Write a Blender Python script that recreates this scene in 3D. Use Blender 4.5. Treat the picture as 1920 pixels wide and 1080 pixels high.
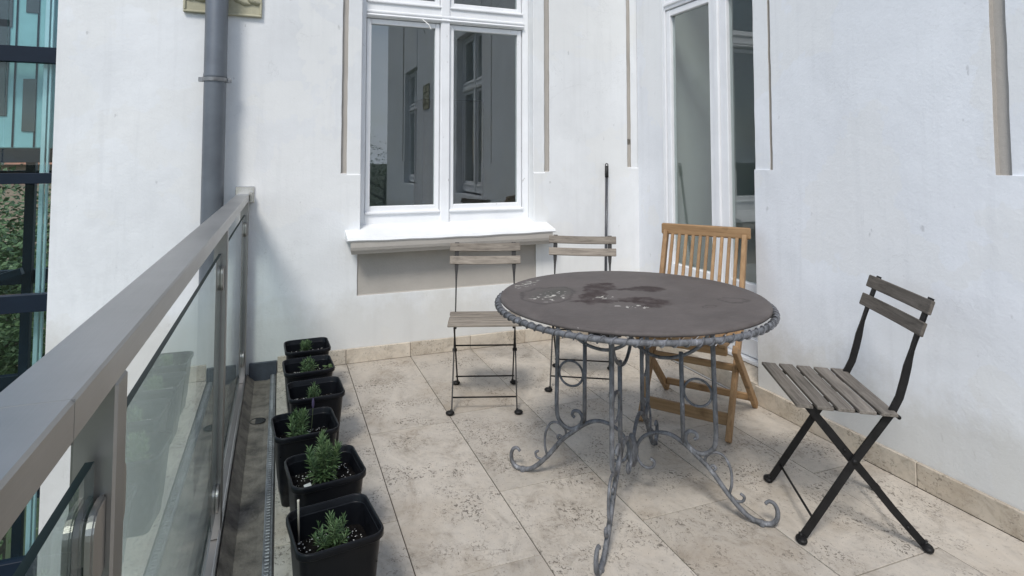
import bpy, bmesh, math, random
from mathutils import Vector, Matrix
R = math.radians
for o in list(bpy.data.objects): bpy.data.objects.remove(o)
scene = bpy.context.scene
col = scene.collection

# ------------------------------------------------------------------ camera
CAM_H = 1.30
cam_d = bpy.data.cameras.new('camera'); cam = bpy.data.objects.new('camera', cam_d); col.objects.link(cam)
cam_d.sensor_width = 36; cam_d.lens = 36 * 1124 / 1920
cam_d.shift_y = -298 / 1920
cam_d.clip_start = 0.02; cam_d.clip_end = 5000
cam.location = (0, 0, CAM_H)
cam.rotation_euler = (R(92.8), 0, R(-21.15))
scene.camera = cam
scene.render.resolution_x = 1024; scene.render.resolution_y = 576

# ------------------------------------------------------------------ sky and sun
SUN_EL, SUN_AZ = 50, 214          # azimuth clockwise from +Y: sun stands behind the camera, a little to the left
world = bpy.data.worlds.new('World'); scene.world = world; world.use_nodes = True
wn, wl = world.node_tree.nodes, world.node_tree.links
for n in list(wn): wn.remove(n)
wo = wn.new('ShaderNodeOutputWorld'); bg = wn.new('ShaderNodeBackground')
sky = wn.new('ShaderNodeTexSky'); sky.sky_type = 'NISHITA'; sky.sun_disc = False
sky.sun_elevation = R(SUN_EL); sky.sun_rotation = R(SUN_AZ); sky.air_density = 1.0; sky.dust_density = 1.0
tc = wn.new('ShaderNodeTexCoord'); mp = wn.new('ShaderNodeMapping'); mp.inputs['Scale'].default_value = (1, 1, 2.6); mp.inputs['Location'].default_value = (8.8, 2.1, 4.0)
nz = wn.new('ShaderNodeTexNoise'); nz.inputs['Scale'].default_value = 2.2; nz.inputs['Detail'].default_value = 7; nz.inputs['Roughness'].default_value = 0.58
rp = wn.new('ShaderNodeValToRGB'); rp.color_ramp.elements[0].position = 0.44; rp.color_ramp.elements[1].position = 0.68
mx = wn.new('ShaderNodeMix'); mx.data_type = 'RGBA'; mx.inputs['B'].default_value = (7.4, 8.1, 9.3, 1)
wl.new(tc.outputs['Generated'], mp.inputs['Vector']); wl.new(mp.outputs['Vector'], nz.inputs['Vector'])
sz_ = wn.new('ShaderNodeSeparateXYZ'); wl.new(tc.outputs['Generated'], sz_.inputs[0])
low = wn.new('ShaderNodeMapRange'); low.inputs['From Min'].default_value = 0.0; low.inputs['From Max'].default_value = 0.5; low.inputs['To Min'].default_value = 0.12; low.inputs['To Max'].default_value = -0.03
wl.new(sz_.outputs['Z'], low.inputs['Value'])
cad = wn.new('ShaderNodeMath'); cad.operation = 'ADD'; wl.new(nz.outputs['Fac'], cad.inputs[0]); wl.new(low.outputs[0], cad.inputs[1])
wl.new(cad.outputs[0], rp.inputs['Fac']); wl.new(rp.outputs['Color'], mx.inputs['Factor'])
wl.new(sky.outputs['Color'], mx.inputs['A']); wl.new(mx.outputs['Result'], bg.inputs['Color'])
bg.inputs['Strength'].default_value = 0.10
wl.new(bg.outputs['Background'], wo.inputs['Surface'])
sun_d = bpy.data.lights.new('sun', 'SUN'); sun = bpy.data.objects.new('sun', sun_d); col.objects.link(sun)
sun_d.energy = 1.5; sun_d.angle = R(14); sun_d.color = (1.0, 0.955, 0.89)
az, el = R(SUN_AZ), R(SUN_EL)
sv = Vector((math.sin(az) * math.cos(el), math.cos(az) * math.cos(el), math.sin(el)))
sun.rotation_euler = sv.to_track_quat('Z', 'Y').to_euler(); sun.location = (0, 0, 12)
vs = scene.view_settings
vs.view_transform = 'Standard'; vs.look = 'None'; vs.exposure = 0.78; vs.gamma = 1.0; vs.use_curve_mapping = False

# ------------------------------------------------------------------ material helpers
class NT:
    def __init__(s, name):
        s.m = bpy.data.materials.new(name); s.m.use_nodes = True
        s.t = s.m.node_tree; s.n = s.t.nodes; s.b = s.n['Principled BSDF']; s.out = s.n['Material Output']
    def new(s, kind, **kw):
        x = s.n.new(kind)
        for k, v in kw.items():
            if hasattr(x, k): setattr(x, k, v)
            else: x.inputs[k].default_value = v
        return x
    def link(s, a, b): s.t.links.new(a, b)
    def coords(s, scale=(1, 1, 1), rot=(0, 0, 0), rnd=0.0, loc=(0, 0, 0), space='Object'):
        t = s.new('ShaderNodeTexCoord'); m = s.new('ShaderNodeMapping')
        m.inputs['Scale'].default_value = scale; m.inputs['Rotation'].default_value = rot; m.inputs['Location'].default_value = loc
        v = t.outputs[space]
        if rnd:
            oi = s.new('ShaderNodeObjectInfo'); mu = s.new('ShaderNodeMath', operation='MULTIPLY'); mu.inputs[1].default_value = rnd
            s.link(oi.outputs['Random'], mu.inputs[0])
            ad = s.new('ShaderNodeVectorMath', operation='ADD'); s.link(v, ad.inputs[0]); s.link(mu.outputs[0], ad.inputs[1]); v = ad.outputs[0]
        s.link(v, m.inputs['Vector']); return m.outputs['Vector']
    def noise(s, vec, scale, detail=5, rough=.55, dist=0.0):
        x = s.new('ShaderNodeTexNoise'); x.inputs['Scale'].default_value = scale; x.inputs['Detail'].default_value = detail
        x.inputs['Roughness'].default_value = rough; x.inputs['Distortion'].default_value = dist
        s.link(vec, x.inputs['Vector']); return x.outputs['Fac']
    def ramp(s, fac, stops):
        x = s.new('ShaderNodeValToRGB'); cr = x.color_ramp
        while len(cr.elements) < len(stops): cr.elements.new(0.5)
        for e, (p, c) in zip(cr.elements, stops):
            e.position = p; e.color = (c, c, c, 1) if isinstance(c, (int, float)) else (*c, 1)
        s.link(fac, x.inputs['Fac']); return x.outputs['Color']
    def mix(s, fac, a, b, blend='MIX'):
        x = s.new('ShaderNodeMix', data_type='RGBA', blend_type=blend)
        for sock, v in (('Factor', fac), ('A', a), ('B', b)):
            if hasattr(v, 'links') or hasattr(v, 'is_linked'): s.link(v, x.inputs[sock] if sock != 'Factor' else x.inputs[0])
            elif sock == 'Factor': x.inputs[0].default_value = v
            else: x.inputs[sock].default_value = (*v, 1)
        return x.outputs['Result']
    def math(s, op, a, b=None, clamp=False):
        x = s.new('ShaderNodeMath', operation=op); x.use_clamp = clamp
        for i, v in enumerate((a, b)):
            if v is None: continue
            if hasattr(v, 'is_linked'): s.link(v, x.inputs[i])
            else: x.inputs[i].default_value = v
        return x.outputs[0]
    def bump(s, h, strength=.3, dist=.01, normal=None):
        x = s.new('ShaderNodeBump'); x.inputs['Strength'].default_value = strength; x.inputs['Distance'].default_value = dist
        s.link(h, x.inputs['Height'])
        if normal is not None: s.link(normal, x.inputs['Normal'])
        return x.outputs['Normal']
    def set(s, color=None, rough=None, metal=None, normal=None, spec=None):
        for k, v in (('Base Color', color), ('Roughness', rough), ('Metallic', metal), ('Normal', normal), ('Specular IOR Level', spec)):
            if v is None: continue
            if hasattr(v, 'is_linked'): s.link(v, s.b.inputs[k])
            elif k == 'Base Color': s.b.inputs[k].default_value = (*v, 1)
            else: s.b.inputs[k].default_value = v
        return s.m

def simple(name, c, rough=.6, metal=0, var=.15, scale=6, bump=.1, bscale=80, bdist=.002, rnd=7.0, spec=None):
    t = NT(name); v = t.coords(rnd=rnd)
    f = t.noise(v, scale, 6, .6)
    c1 = tuple(x * (1 - var) for x in c); c2 = tuple(min(1, x * (1 + var)) for x in c)
    colr = t.ramp(f, [(.3, c1), (.7, c2)])
    return t.set(colr, rough, metal, t.bump(t.noise(v, bscale, 4), bump, bdist), spec)

M = {}; XR_ = 2.39
# plaster ----------------------------------------------------------
def plaster(name, base, lowdirt=.25, patch=.5, grain=1.0):
    t = NT(name); v = t.coords()
    big = t.noise(v, 1.1, 6, .62, .3)
    mid = t.noise(t.coords(scale=(1, 1, .45)), 4.5, 7, .68, .6)
    fine = t.noise(v, 60, 6, .75)
    dk = tuple(x * .82 for x in base); wm = tuple(b * k for b, k in zip(base, (.95, .935, .90)))
    c = t.mix(t.ramp(big, [(.35, 0.0), (.72, 1.0)]), base, dk)
    c = t.mix(t.math('MULTIPLY', t.ramp(mid, [(.56, 0.0), (.74, 1.0)]), .35), c, tuple(x * .80 for x in base))
    # repaired patches: slightly different white with a sharp outline
    pn = t.noise(t.coords(loc=(3.1, 1.7, .4)), 1.7, 5, .55, .2)
    c = t.mix(t.math('MULTIPLY', t.ramp(pn, [(.545, 0.0), (.553, 1.0)]), patch * .95), c, wm)
    # scuffs and small dark specks
    sp = t.noise(t.coords(scale=(1, 1, .6)), 22, 3, .5)
    c = t.mix(t.math('MULTIPLY', t.ramp(sp, [(.71, 0.0), (.76, 1.0)]), .38), c, (.30, .30, .30))
    stn = t.noise(t.coords(scale=(5, 5, .28), loc=(1, 2, .3)), 4.5, 5, .6)
    c = t.mix(t.math('MULTIPLY', t.ramp(stn, [(.53, 0.0), (.75, 1.0)]), .22), c, tuple(x * .72 for x in base))
    crk = t.ramp(t.math('ABSOLUTE', t.math('SUBTRACT', t.noise(t.coords(scale=(.8, .8, 1), loc=(2, 7, 1)), 2.6, 8, .62, .8), .5)), [(0.0, 1.0), (.0035, 0.0)])
    crk = t.math('MULTIPLY', crk, t.ramp(t.noise(v, 1.6, 3), [(.56, 0.0), (.62, 1.0)]))
    c = t.mix(t.math('MULTIPLY', crk, .22), c, (.35, .35, .35))
    # rising damp and dirt close to the floor
    sx = t.new('ShaderNodeSeparateXYZ'); tcn = t.new('ShaderNodeTexCoord'); t.link(tcn.outputs['Object'], sx.inputs[0])
    zz = t.math('ADD', sx.outputs['Z'], t.math('MULTIPLY', t.noise(v, 3.2, 6, .7), -.55))
    low = t.ramp(zz, [(-.06, 1.0), (.16, 0.0)])
    c = t.mix(t.math('MULTIPLY', low, lowdirt * 1.8), c, (.50, .48, .43))
    h = t.math('ADD', t.math('MULTIPLY', t.noise(v, 7, 4, .5), .9), t.math('MULTIPLY', t.noise(v, 75, 5, .7), .28 * grain))
    return t.set(c, .9, 0, t.bump(h, .36, .012), .25)
M['plaster'] = plaster('white_plaster', (.765, .780, .787))
M['plaster_skylit'] = plaster('white_plaster_skylit', (.755, .775, .80), .3, .7)  # same paint as the back wall; blue skylight mixed into its base colour
def beige(name, c, spots=()):
    t = NT(name); v = t.coords()
    f = t.noise(v, 3, 6, .6)
    cc = t.ramp(f, [(.3, tuple(x * .9 for x in c)), (.7, tuple(x * 1.06 for x in c))])
    for p, r in spots:
        m = t.coords(loc=tuple(-x for x in p)); ln = t.new('ShaderNodeVectorMath', operation='LENGTH'); t.link(m, ln.inputs[0])
        dd = t.math('ADD', ln.outputs['Value'], t.math('MULTIPLY', t.noise(v, 40, 4), r * 1.1))
        cc = t.mix(t.ramp(dd, [(r * 1.15, .85), (r * 1.5, 0.0)]), cc, (.10, .09, .075))
    return t.set(cc, .85, 0, t.bump(t.noise(v, 45, 5, .7), .35, .006), .25)
M['beige'] = beige('beige_grey_paint', (.42, .395, .36), (((2.515, 4.01, 1.43), .03),))
M['beige_side'] = beige('beige_grey_paint_side', (.42, .395, .36), (((XR_ + .02, 1.352, 1.965), .035), ((XR_ + .02, 3.81, 5.435), .03)))
M['ornament'] = simple('ornament_paint', (.42, .40, .29), .85, 0, .18, 8, .4, 60, .004)
# white flaking paint on old joinery ---------------------------------
def old_paint(name, c, flake):
    t = NT(name); v = t.coords(scale=(1, 1, 1), rnd=3)
    grain = t.noise(t.coords(scale=(9, 9, 1.2), rnd=3), 9, 5, .6)
    chips = t.ramp(t.noise(t.coords(scale=(2.2, 2.2, .8), rnd=3), 16, 7, .72), [(flake, 0.0), (flake + .025, 1.0)])
    base = t.ramp(t.noise(v, 5, 6, .6), [(.3, tuple(x * .9 for x in c)), (.72, c)])
    cc = t.mix(chips, base, (.27, .25, .225))
    h = t.math('SUBTRACT', t.math('MULTIPLY', grain, .6), t.math('MULTIPLY', chips, .8))
    return t.set(cc, .55, 0, t.bump(h, .35, .003), .4)
M['paint'] = old_paint('flaking_white_paint', (.80, .81, .82), .665)
M['paint_door'] = old_paint('white_door_paint', (.79, .80, .815), .80)
M['sill'] = old_paint('white_sill_paint', (.82, .83, .83), .73)
# travertine -----------------------------------------------------------
def travertine(name, c, pits=1.0):
    t = NT(name); v = t.coords(rnd=23)
    oi = t.new('ShaderNodeObjectInfo')
    cl = t.noise(t.coords(scale=(1, .7, 1), rnd=23), 6.5, 10, .74, .9)
    cl2 = t.noise(t.coords(scale=(1, .8, 1), rnd=31), 30, 7, .72, .5)
    lo = tuple(x * k for x, k in zip(c, (.60, .57, .53))); hi = tuple(min(1, x * k) for x, k in zip(c, (1.24, 1.25, 1.25)))
    cc = t.ramp(cl, [(.30, lo), (.5, c), (.70, hi)])
    cc = t.mix(t.math('MULTIPLY', t.ramp(cl2, [(.40, 0.0), (.64, 1.0)]), .55), cc, tuple(x * k for x, k in zip(c, (1.22, 1.20, 1.16))))
    rs = t.ramp(t.noise(v, 2.2, 4, .6), [(.52, 0.0), (.74, 1.0)])
    cc = t.mix(t.math('MULTIPLY', rs, .5), cc, tuple(x * k for x, k in zip(c, (.80, .70, .58))))
    tone = t.ramp(oi.outputs['Random'], [(0.0, .89), (1.0, 1.06)])
    cc = t.mix(1.0, cc, tone, 'MULTIPLY')
    # open pores, gathered in drifts
    area = t.ramp(t.noise(v, 5.5, 5, .6), [(.45, 0.0), (.60, 1.0)])
    p1 = t.ramp(t.noise(t.coords(scale=(1, .72, 1), rnd=23), 95, 6, .62, .8), [(.560, 0.0), (.590, 1.0)])
    p2 = t.ramp(t.noise(t.coords(rnd=11), 120, 3, .6, .3), [(.655, 0.0), (.69, 1.0)])
    pit = t.math('MAXIMUM', t.math('MULTIPLY', p1, area), t.math('MULTIPLY', p2, .7))
    # big lost fillings and hairline veins
    p3 = t.ramp(t.noise(t.coords(scale=(1, .8, 1), rnd=5), 13, 8, .74, .6), [(.675, 0.0), (.70, 1.0)])
    pit = t.math('MAXIMUM', pit, t.math('MULTIPLY', p3, .9))
    wv = t.noise(t.coords(scale=(.6, 1.5, 1), rnd=17), 3.2, 6, .6, 1.2)
    vein = t.ramp(t.math('ABSOLUTE', t.math('SUBTRACT', wv, .5)), [(0.0, 1.0), (.010, 0.0)])
    vein = t.math('MULTIPLY', vein, t.ramp(t.noise(v, 2.5, 3), [(.52, 0.0), (.62, .7)]))
    cc = t.mix(t.math('MULTIPLY', vein, .5), cc, (.17, .14, .11))
    cc = t.mix(t.math('MULTIPLY', pit, .82 * pits), cc, (.085, .072, .058))
    h = t.math('SUBTRACT', t.math('MULTIPLY', t.noise(v, 30, 5, .6), .35), t.math('MULTIPLY', pit, .9))
    rg = t.ramp(cl, [(.3, .50), (.7, .66)])
    return t.set(cc, rg, 0, t.bump(h, .40, .004), .35)
M['travertine'] = travertine('travertine', (.435, .396, .345))
M['trav_skirt'] = travertine('travertine_skirting', (.50, .445, .37), .6)
M['mortar'] = simple('joint_mortar', (.055, .047, .040), .95, 0, .3, 20)
M['concrete'] = simple('gutter_concrete', (.135, .118, .098), .85, 0, .6, 11, .7, 60, .008)
M['slabside'] = simple('balcony_concrete', (.38, .37, .35), .9, 0, .2, 4)
M['slate'] = simple('dark_slate', (.045, .052, .065), .5, 0, .35, 12, .4, 50, .004)
# metals ------------------------------------------------------------------
def steel(name, c, rough, streak=(1, 60, 60), var=.12):
    t = NT(name); g = t.noise(t.coords(scale=streak, rnd=2), 8, 3, .5)
    f = t.noise(t.coords(rnd=2), 4, 6, .65)
    cc = t.ramp(f, [(.3, tuple(x * (1 - var) for x in c)), (.7, tuple(x * (1 + var) for x in c))])
    rg = t.math('ADD', t.math('MULTIPLY', t.math('ADD', g, f), .12), rough - .12)
    return t.set(cc, rg, 1.0, t.bump(g, .06, .001))
M['steel'] = steel('brushed_stainless_steel', (.42, .412, .40), .42, (60, 1, 60))
M['steel_post'] = steel('stainless_steel_post', (.33, .325, .315), .42, (60, 60, 1))
M['steel_bright'] = steel('polished_stainless_steel', (.62, .60, .57), .20)
M['steel_clamp'] = simple('satin_steel_clamp', (.40, .38, .355), .42, 1.0, .08, 5, .0)
M['zinc'] = simple('gutter_strip_metal', (.24, .245, .25), .5, .7, .4, 14, .4, 90, .003)
M['pipe'] = simple('blue_grey_downpipe_metal', (.125, .140, .158), .42, .3, .14, 5, .1, 30, .002)
M['broom_handle'] = simple('dark_grey_tube', (.055, .058, .065), .35, .2, .2, 8)
M['black_iron'] = simple('black_painted_iron', (.010, .0095, .0095), .5, .0, .35, 30, .25, 120, .001, spec=.25)
def weathered_iron():
    t = NT('weathered_grey_iron'); v = t.coords()
    f = t.noise(t.coords(scale=(1, 1, .5)), 38, 7, .72)
    cc = t.ramp(f, [(.32, (.035, .035, .037)), (.45, (.105, .108, .115)), (.60, (.17, .175, .19)), (.72, (.42, .43, .45))])
    return t.set(cc, .62, .1, t.bump(t.noise(v, 120, 5, .7), .5, .002))
M['iron'] = weathered_iron()
def wood(name, c1, c2, rough, grain_axis=0, scale=1.0, crack=.6):
    t = NT(name); s = [14, 14, 14]; s[grain_axis] = .9
    g = t.noise(t.coords(scale=tuple(x * scale for x in s), rnd=9), 6, 8, .68, .5)
    k = t.noise(t.coords(scale=tuple(x * scale * 2.4 for x in s), rnd=13), 7, 4, .6)
    cc = t.ramp(g, [(.30, c1), (.70, c2)])
    cr = t.ramp(k, [(.62, 0.0), (.70, 1.0)])
    cc = t.mix(t.math('MULTIPLY', cr, crack), cc, tuple(x * .35 for x in c1))
    kn = t.ramp(t.noise(t.coords(scale=(1, 1, 1), rnd=40), 7, 3), [(.66, 0.0), (.74, 1.0)])
    cc = t.mix(t.math('MULTIPLY', kn, .55), cc, tuple(x * .5 for x in c1))
    oi = t.new('ShaderNodeObjectInfo'); cc = t.mix(1.0, cc, t.ramp(oi.outputs['Random'], [(0.0, .82), (1.0, 1.12)]), 'MULTIPLY')
    h = t.math('SUBTRACT', g, t.math('MULTIPLY', cr, .8))
    return t.set(cc, rough, 0, t.bump(h, .5, .002), .3)
M['grey_wood'] = wood('weathered_grey_wood', (.13, .11, .09), (.33, .29, .24), .8)
M['dark_wood'] = wood('weathered_dark_wood', (.055, .047, .039), (.16, .14, .118), .75)
M['seat_wood'] = wood('weathered_seat_wood', (.085, .075, .064), (.25, .225, .195), .8)
M['teak'] = wood('oiled_teak', (.225, .130, .060), (.375, .238, .122), .55, 2, .7, .25)
M['teak_x'] = wood('oiled_teak_rail', (.225, .130, .060), (.375, .238, .122), .55, 0, .7, .25)
# table top: aged brown plate with dried stains ---------------------------
def table_top():
    t = NT('brown_weathered_table_plate'); v = t.coords()
    f = t.noise(v, 6, 8, .7, .5); f2 = t.noise(t.coords(scale=(1, 3.2, 1), rot=(0, 0, .5)), 26, 6, .65)
    c = t.ramp(f, [(.3, (.082, .071, .067)), (.7, (.128, .112, .105))])
    c = t.mix(t.math('MULTIPLY', t.ramp(f2, [(.5, 0.0), (.7, 1.0)]), .3), c, (.15, .135, .125))
    warp = t.new('ShaderNodeTexNoise'); warp.inputs['Scale'].default_value = 11; warp.inputs['Detail'].default_value = 9; warp.inputs['Roughness'].default_value = .68
    t.link(v, warp.inputs['Vector'])
    vm = t.new('ShaderNodeVectorMath', operation='MULTIPLY_ADD'); vm.inputs[1].default_value = (.12, .12, 0); 
    t.link(warp.outputs['Color'], vm.inputs[0]); t.link(v, vm.inputs[2])
    sb = t.new('ShaderNodeVectorMath', operation='SUBTRACT'); sb.inputs[1].default_value = (.06, .06, 0); t.link(vm.outputs[0], sb.inputs[0])
    wv = sb.outputs[0]
    def blob(x, y, rx, ry, rot=0, ring=False, soft=.25):
        m = t.new('ShaderNodeMapping'); m.vector_type = 'TEXTURE'; m.inputs['Location'].default_value = (x, y, 0); m.inputs['Rotation'].default_value = (0, 0, R(rot)); m.inputs['Scale'].default_value = (rx, ry, 1)
        t.link(wv, m.inputs['Vector'])
        s2 = t.new('ShaderNodeSeparateXYZ'); t.link(m.outputs[0], s2.inputs[0])
        d = t.math('SQRT', t.math('ADD', t.math('MULTIPLY', s2.outputs['X'], s2.outputs['X']), t.math('MULTIPLY', s2.outputs['Y'], s2.outputs['Y'])))
        if ring: return t.ramp(t.math('ABSOLUTE', t.math('SUBTRACT', d, .9)), [(0.0, 1.0), (soft, 0.0)])
        return t.ramp(d, [(1 - soft, 1.0), (1.0, 0.0)])
    def mx_(*a):
        r = a[0]
        for b in a[1:]: r = t.math('MAXIMUM', r, b)
        return r
    red = mx_(blob(-.03, .18, .085, .06, 20), blob(-.13, .06, .18, .05, 55), blob(.13, .07, .085, .06, -28), blob(.03, .09, .15, .026, -28), blob(-.02, -.12, .12, .09, -28), blob(-.13, -.07, .17, .028, -28))
    hollow = blob(-.11, -.13, .075, .05, -28)
    red = t.math('MULTIPLY', red, t.math('SUBTRACT', 1.0, t.math('MULTIPLY', hollow, .9)))
    red = t.math('MULTIPLY', red, t.ramp(t.noise(v, 24, 6, .7), [(.34, .35), (.55, 1.0)]))
    c = t.mix(t.math('MULTIPLY', red, .92), c, (.030, .018, .017))
    ring = mx_(blob(.311, -.216, .055, .04, -28, True, .22), blob(.16, -.26, .03, .022, 0, True, .2), blob(-.30, .12, .16, .11, 45, True, .10))
    c = t.mix(t.math('MULTIPLY', ring, .55), c, (.035, .029, .028))
    green = blob(-.27, .14, .15, .09, 40, False, .7)
    c = t.mix(t.math('MULTIPLY', green, .5), c, (.05, .055, .045))
    fl = t.ramp(t.noise(t.coords(scale=(1, 1.2, 1)), 46, 4, .6), [(.575, 0.0), (.605, 1.0)])
    wz = mx_(blob(-.30, .10, .12, .075, 40, False, .6), blob(-.10, -.165, .07, .03, -28, False, .6), t.math('MULTIPLY', blob(-.14, .0, .06, .03, 0, False, .5), .9), blob(-.30, .33, .12, .05, 40, False, .5))
    fw = t.math('MULTIPLY', fl, t.ramp(wz, [(.2, 0.0), (.6, 1.0)]))
    rare = t.ramp(t.noise(t.coords(loc=(5, 2, 0)), 34, 2, .5), [(.775, 0.0), (.80, 1.0)])
    c = t.mix(t.math('MAXIMUM', fw, t.math('MULTIPLY', rare, .8)), c, (.50, .48, .43))
    rg = t.ramp(f, [(.3, .52), (.7, .66)])
    return t.set(c, rg, 0, t.bump(t.math('ADD', f2, f), .16, .003), .14)
M['tabletop'] = table_top()
# pots, soil, plants --------------------------------------------------------
M['pot'] = simple('black_plastic', (.006, .0065, .0085), .38, 0, .3, 10, .12, 60, .001, spec=.22)
M['soil'] = simple('dark_potting_soil', (.009, .007, .006), .95, 0, .6, 40, 1.0, 90, .015, spec=.2)
M['perlite'] = simple('perlite_grains', (.62, .60, .56), .9, 0, .15, 30)
def leafmat(name, c1, c2):
    t = NT(name); v = t.coords()
    cc = t.ramp(t.noise(v, 45, 3, .6), [(.35, c1), (.65, c2)])
    t.set(cc, .5, 0, None, .35)
    t.b.inputs['Subsurface Weight'].default_value = 0.0
    return t.m
M['lavender'] = leafmat('lavender_leaves', (.05, .10, .036), (.165, .245, .105))
M['herb'] = leafmat('broad_seedling_leaves', (.055, .10, .03), (.12, .18, .06))
M['stem'] = simple('green_stems', (.09, .11, .05), .7)
M['flower'] = simple('purple_flower_bud', (.06, .045, .10), .8)
M['stick'] = simple('pale_wooden_stick', (.62, .55, .45), .7)
M['tag'] = simple('white_plastic_label', (.75, .74, .71), .5)
# glass -------------------------------------------------------------------------
def glass(name, tint, f0=.045, rough=0.0, dust=0.0):
    t = NT(name); t.n.remove(t.b)
    lw = t.new('ShaderNodeNewGeometry'); dt = t.new('ShaderNodeVectorMath', operation='DOT_PRODUCT')
    t.link(lw.outputs['Normal'], dt.inputs[0]); t.link(lw.outputs['Incoming'], dt.inputs[1])
    cs = t.math('SUBTRACT', 1.0, t.math('ABSOLUTE', dt.outputs['Value']), True)
    f = t.math('ADD', f0, t.math('MULTIPLY', t.math('POWER', cs, 5.0), 1 - f0), True)
    tr = t.new('ShaderNodeBsdfTransparent'); tr.inputs[0].default_value = (*tint, 1)
    gl = t.new('ShaderNodeBsdfGlossy'); gl.inputs['Roughness'].default_value = rough; gl.inputs['Color'].default_value = (1, 1, 1, 1)
    mxs = t.new('ShaderNodeMixShader'); t.link(f, mxs.inputs[0]); t.link(tr.outputs[0], mxs.inputs[1]); t.link(gl.outputs[0], mxs.inputs[2])
    last = mxs.outputs[0]
    if dust:      # thin film of dust and dried rain
        v = t.coords(scale=(1, 1, .6)); df = t.new('ShaderNodeBsdfDiffuse'); df.inputs[0].default_value = (.72, .78, .78, 1)
        fac = t.math('MULTIPLY', t.ramp(t.noise(v, 9, 7, .7), [(.3, .35), (.75, 1.0)]), dust)
        m2 = t.new('ShaderNodeMixShader'); t.link(fac, m2.inputs[0]); t.link(last, m2.inputs[1]); t.link(df.outputs[0], m2.inputs[2]); last = m2.outputs[0]
    t.link(last, t.out.inputs[0]); return t.m
M['pane'] = glass('window_glass', (.90, .94, .93), .10)
M['rail_glass'] = glass('balustrade_glass', (.90, .965, .95), .066, 0.0, .075)
M['lift_glass'] = glass('lift_glass', (.86, .94, .94), .022)
M['glass_edge'] = simple('green_glass_edge', (.010, .026, .024), .35, 0, .2, 8, .02, spec=.15)
M['rubber'] = simple('black_rubber', (.012, .012, .012), .6)
# distance -----------------------------------------------------------------------
M['lift_steel'] = simple('dark_navy_steel', (.008, .015, .027), .5, 0, .15, 3, .03, spec=.2)
M['lift_teal'] = simple('teal_lift_panel', (.31, .49, .51), .3, .0, .16, 1.5, .02)
M['lift_window'] = simple('brown_grey_tinted_window', (.065, .062, .068), .2, 0, .1, 2, .02)
M['lift_rail'] = simple('pale_guide_rail', (.55, .66, .68), .3, .4, .1, 3, .03)
M['interior'] = simple('interior_wall_paint', (.42, .44, .43), .9, 0, .05, 1)
M['interior_dark'] = simple('interior_furniture', (.12, .10, .085), .7)
M['curtain'] = simple('grey_curtain', (.34, .37, .37), .9, 0, .1, 6)
M['terracotta'] = simple('terracotta_wall', (.36, .25, .19), .9, 0, .15, 3)
M['roof'] = simple('clay_roof', (.30, .12, .07), .9, 0, .25, 6)
M['grass'] = simple('courtyard_ground', (.07, .085, .045), .95, 0, .4, .5)
M['bark'] = simple('tree_bark', (.09, .07, .05), .95, 0, .3, 10, .6, 40, .01)
M['leaves_a'] = leafmat('tree_leaves', (.05, .085, .03), (.15, .21, .09))
M['leaves_b'] = leafmat('tree_leaves_pale', (.08, .12, .05), (.22, .27, .14))

# ------------------------------------------------------------------ mesh helpers
def obj(name, bm, mats, parent=None, smooth=False, loc=None):
    me = bpy.data.meshes.new(name)
    if isinstance(bm, bmesh.types.BMesh):
        bmesh.ops.recalc_face_normals(bm, faces=bm.faces); bm.to_mesh(me); bm.free()
    else: me = bm
    if not isinstance(mats, (list, tuple)): mats = [mats]
    if not me.materials:
        for m in mats: me.materials.append(M[m] if isinstance(m, str) else m)
    if smooth:
        for p in me.polygons: p.use_smooth = True
    o = bpy.data.objects.new(name, me); col.objects.link(o)
    if parent: o.parent = parent
    if loc: o.location = loc
    return o
def tag(o, label=None, cat=None, group=None, kind=None):
    for k, v in (('label', label), ('category', cat), ('group', group), ('kind', kind)):
        if v: o[k] = v
    return o
def empty(name, loc=(0, 0, 0), rz=0, parent=None):
    o = bpy.data.objects.new(name, None); col.objects.link(o); o.location = loc; o.rotation_euler = (0, 0, rz); o.empty_display_size = .05
    if parent: o.parent = parent
    return o
def thing(name, label, cat, loc=(0, 0, 0), rz=0, group=None): return tag(empty(name, loc, rz), label, cat, group)
BM = bmesh.new
def box(bm, x0, x1, y0, y1, z0, z1, c=0.0, mat=None):
    """box; c > 0 cuts small chamfers along every edge"""
    x0, x1 = sorted((x0, x1)); y0, y1 = sorted((y0, y1)); z0, z1 = sorted((z0, z1))
    tmp = bm if c == 0 else BM()
    vs_ = [tmp.verts.new((x, y, z)) for z in (z0, z1) for y in (y0, y1) for x in (x0, x1)]
    fs = [tmp.faces.new([vs_[i] for i in f]) for f in ((0, 2, 3, 1), (4, 5, 7, 6), (0, 1, 5, 4), (2, 6, 7, 3), (0, 4, 6, 2), (1, 3, 7, 5))]
    if c == 0:
        if mat is not None:
            for f in fs: f.material_index = mat
        return vs_
    bmesh.ops.bevel(tmp, geom=list(tmp.edges), offset=c, segments=1, affect='EDGES', profile=.5)
    merge(bm, tmp)
def merge(bm, other, mtx=None):
    me = bpy.data.meshes.new('tmp'); other.to_mesh(me); other.free()
    if mtx: me.transform(mtx)
    bm.from_mesh(me); bpy.data.meshes.remove(me)
def smooth_path(pts, n=6):
    P = [Vector(p) for p in pts]; out = []
    for i in range(len(P) - 1):
        p0 = P[i - 1] if i else P[i] * 2 - P[i + 1]; p1, p2 = P[i], P[i + 1]; p3 = P[i + 2] if i + 2 < len(P) else P[i + 1] * 2 - P[i]
        for k in range(n):
            t = k / n
            out.append(.5 * ((2 * p1) + (p2 - p0) * t + (2 * p0 - 5 * p1 + 4 * p2 - p3) * t * t + (3 * p1 - p0 - 3 * p2 + p3) * t ** 3))
    out.append(P[-1]); return out
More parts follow.
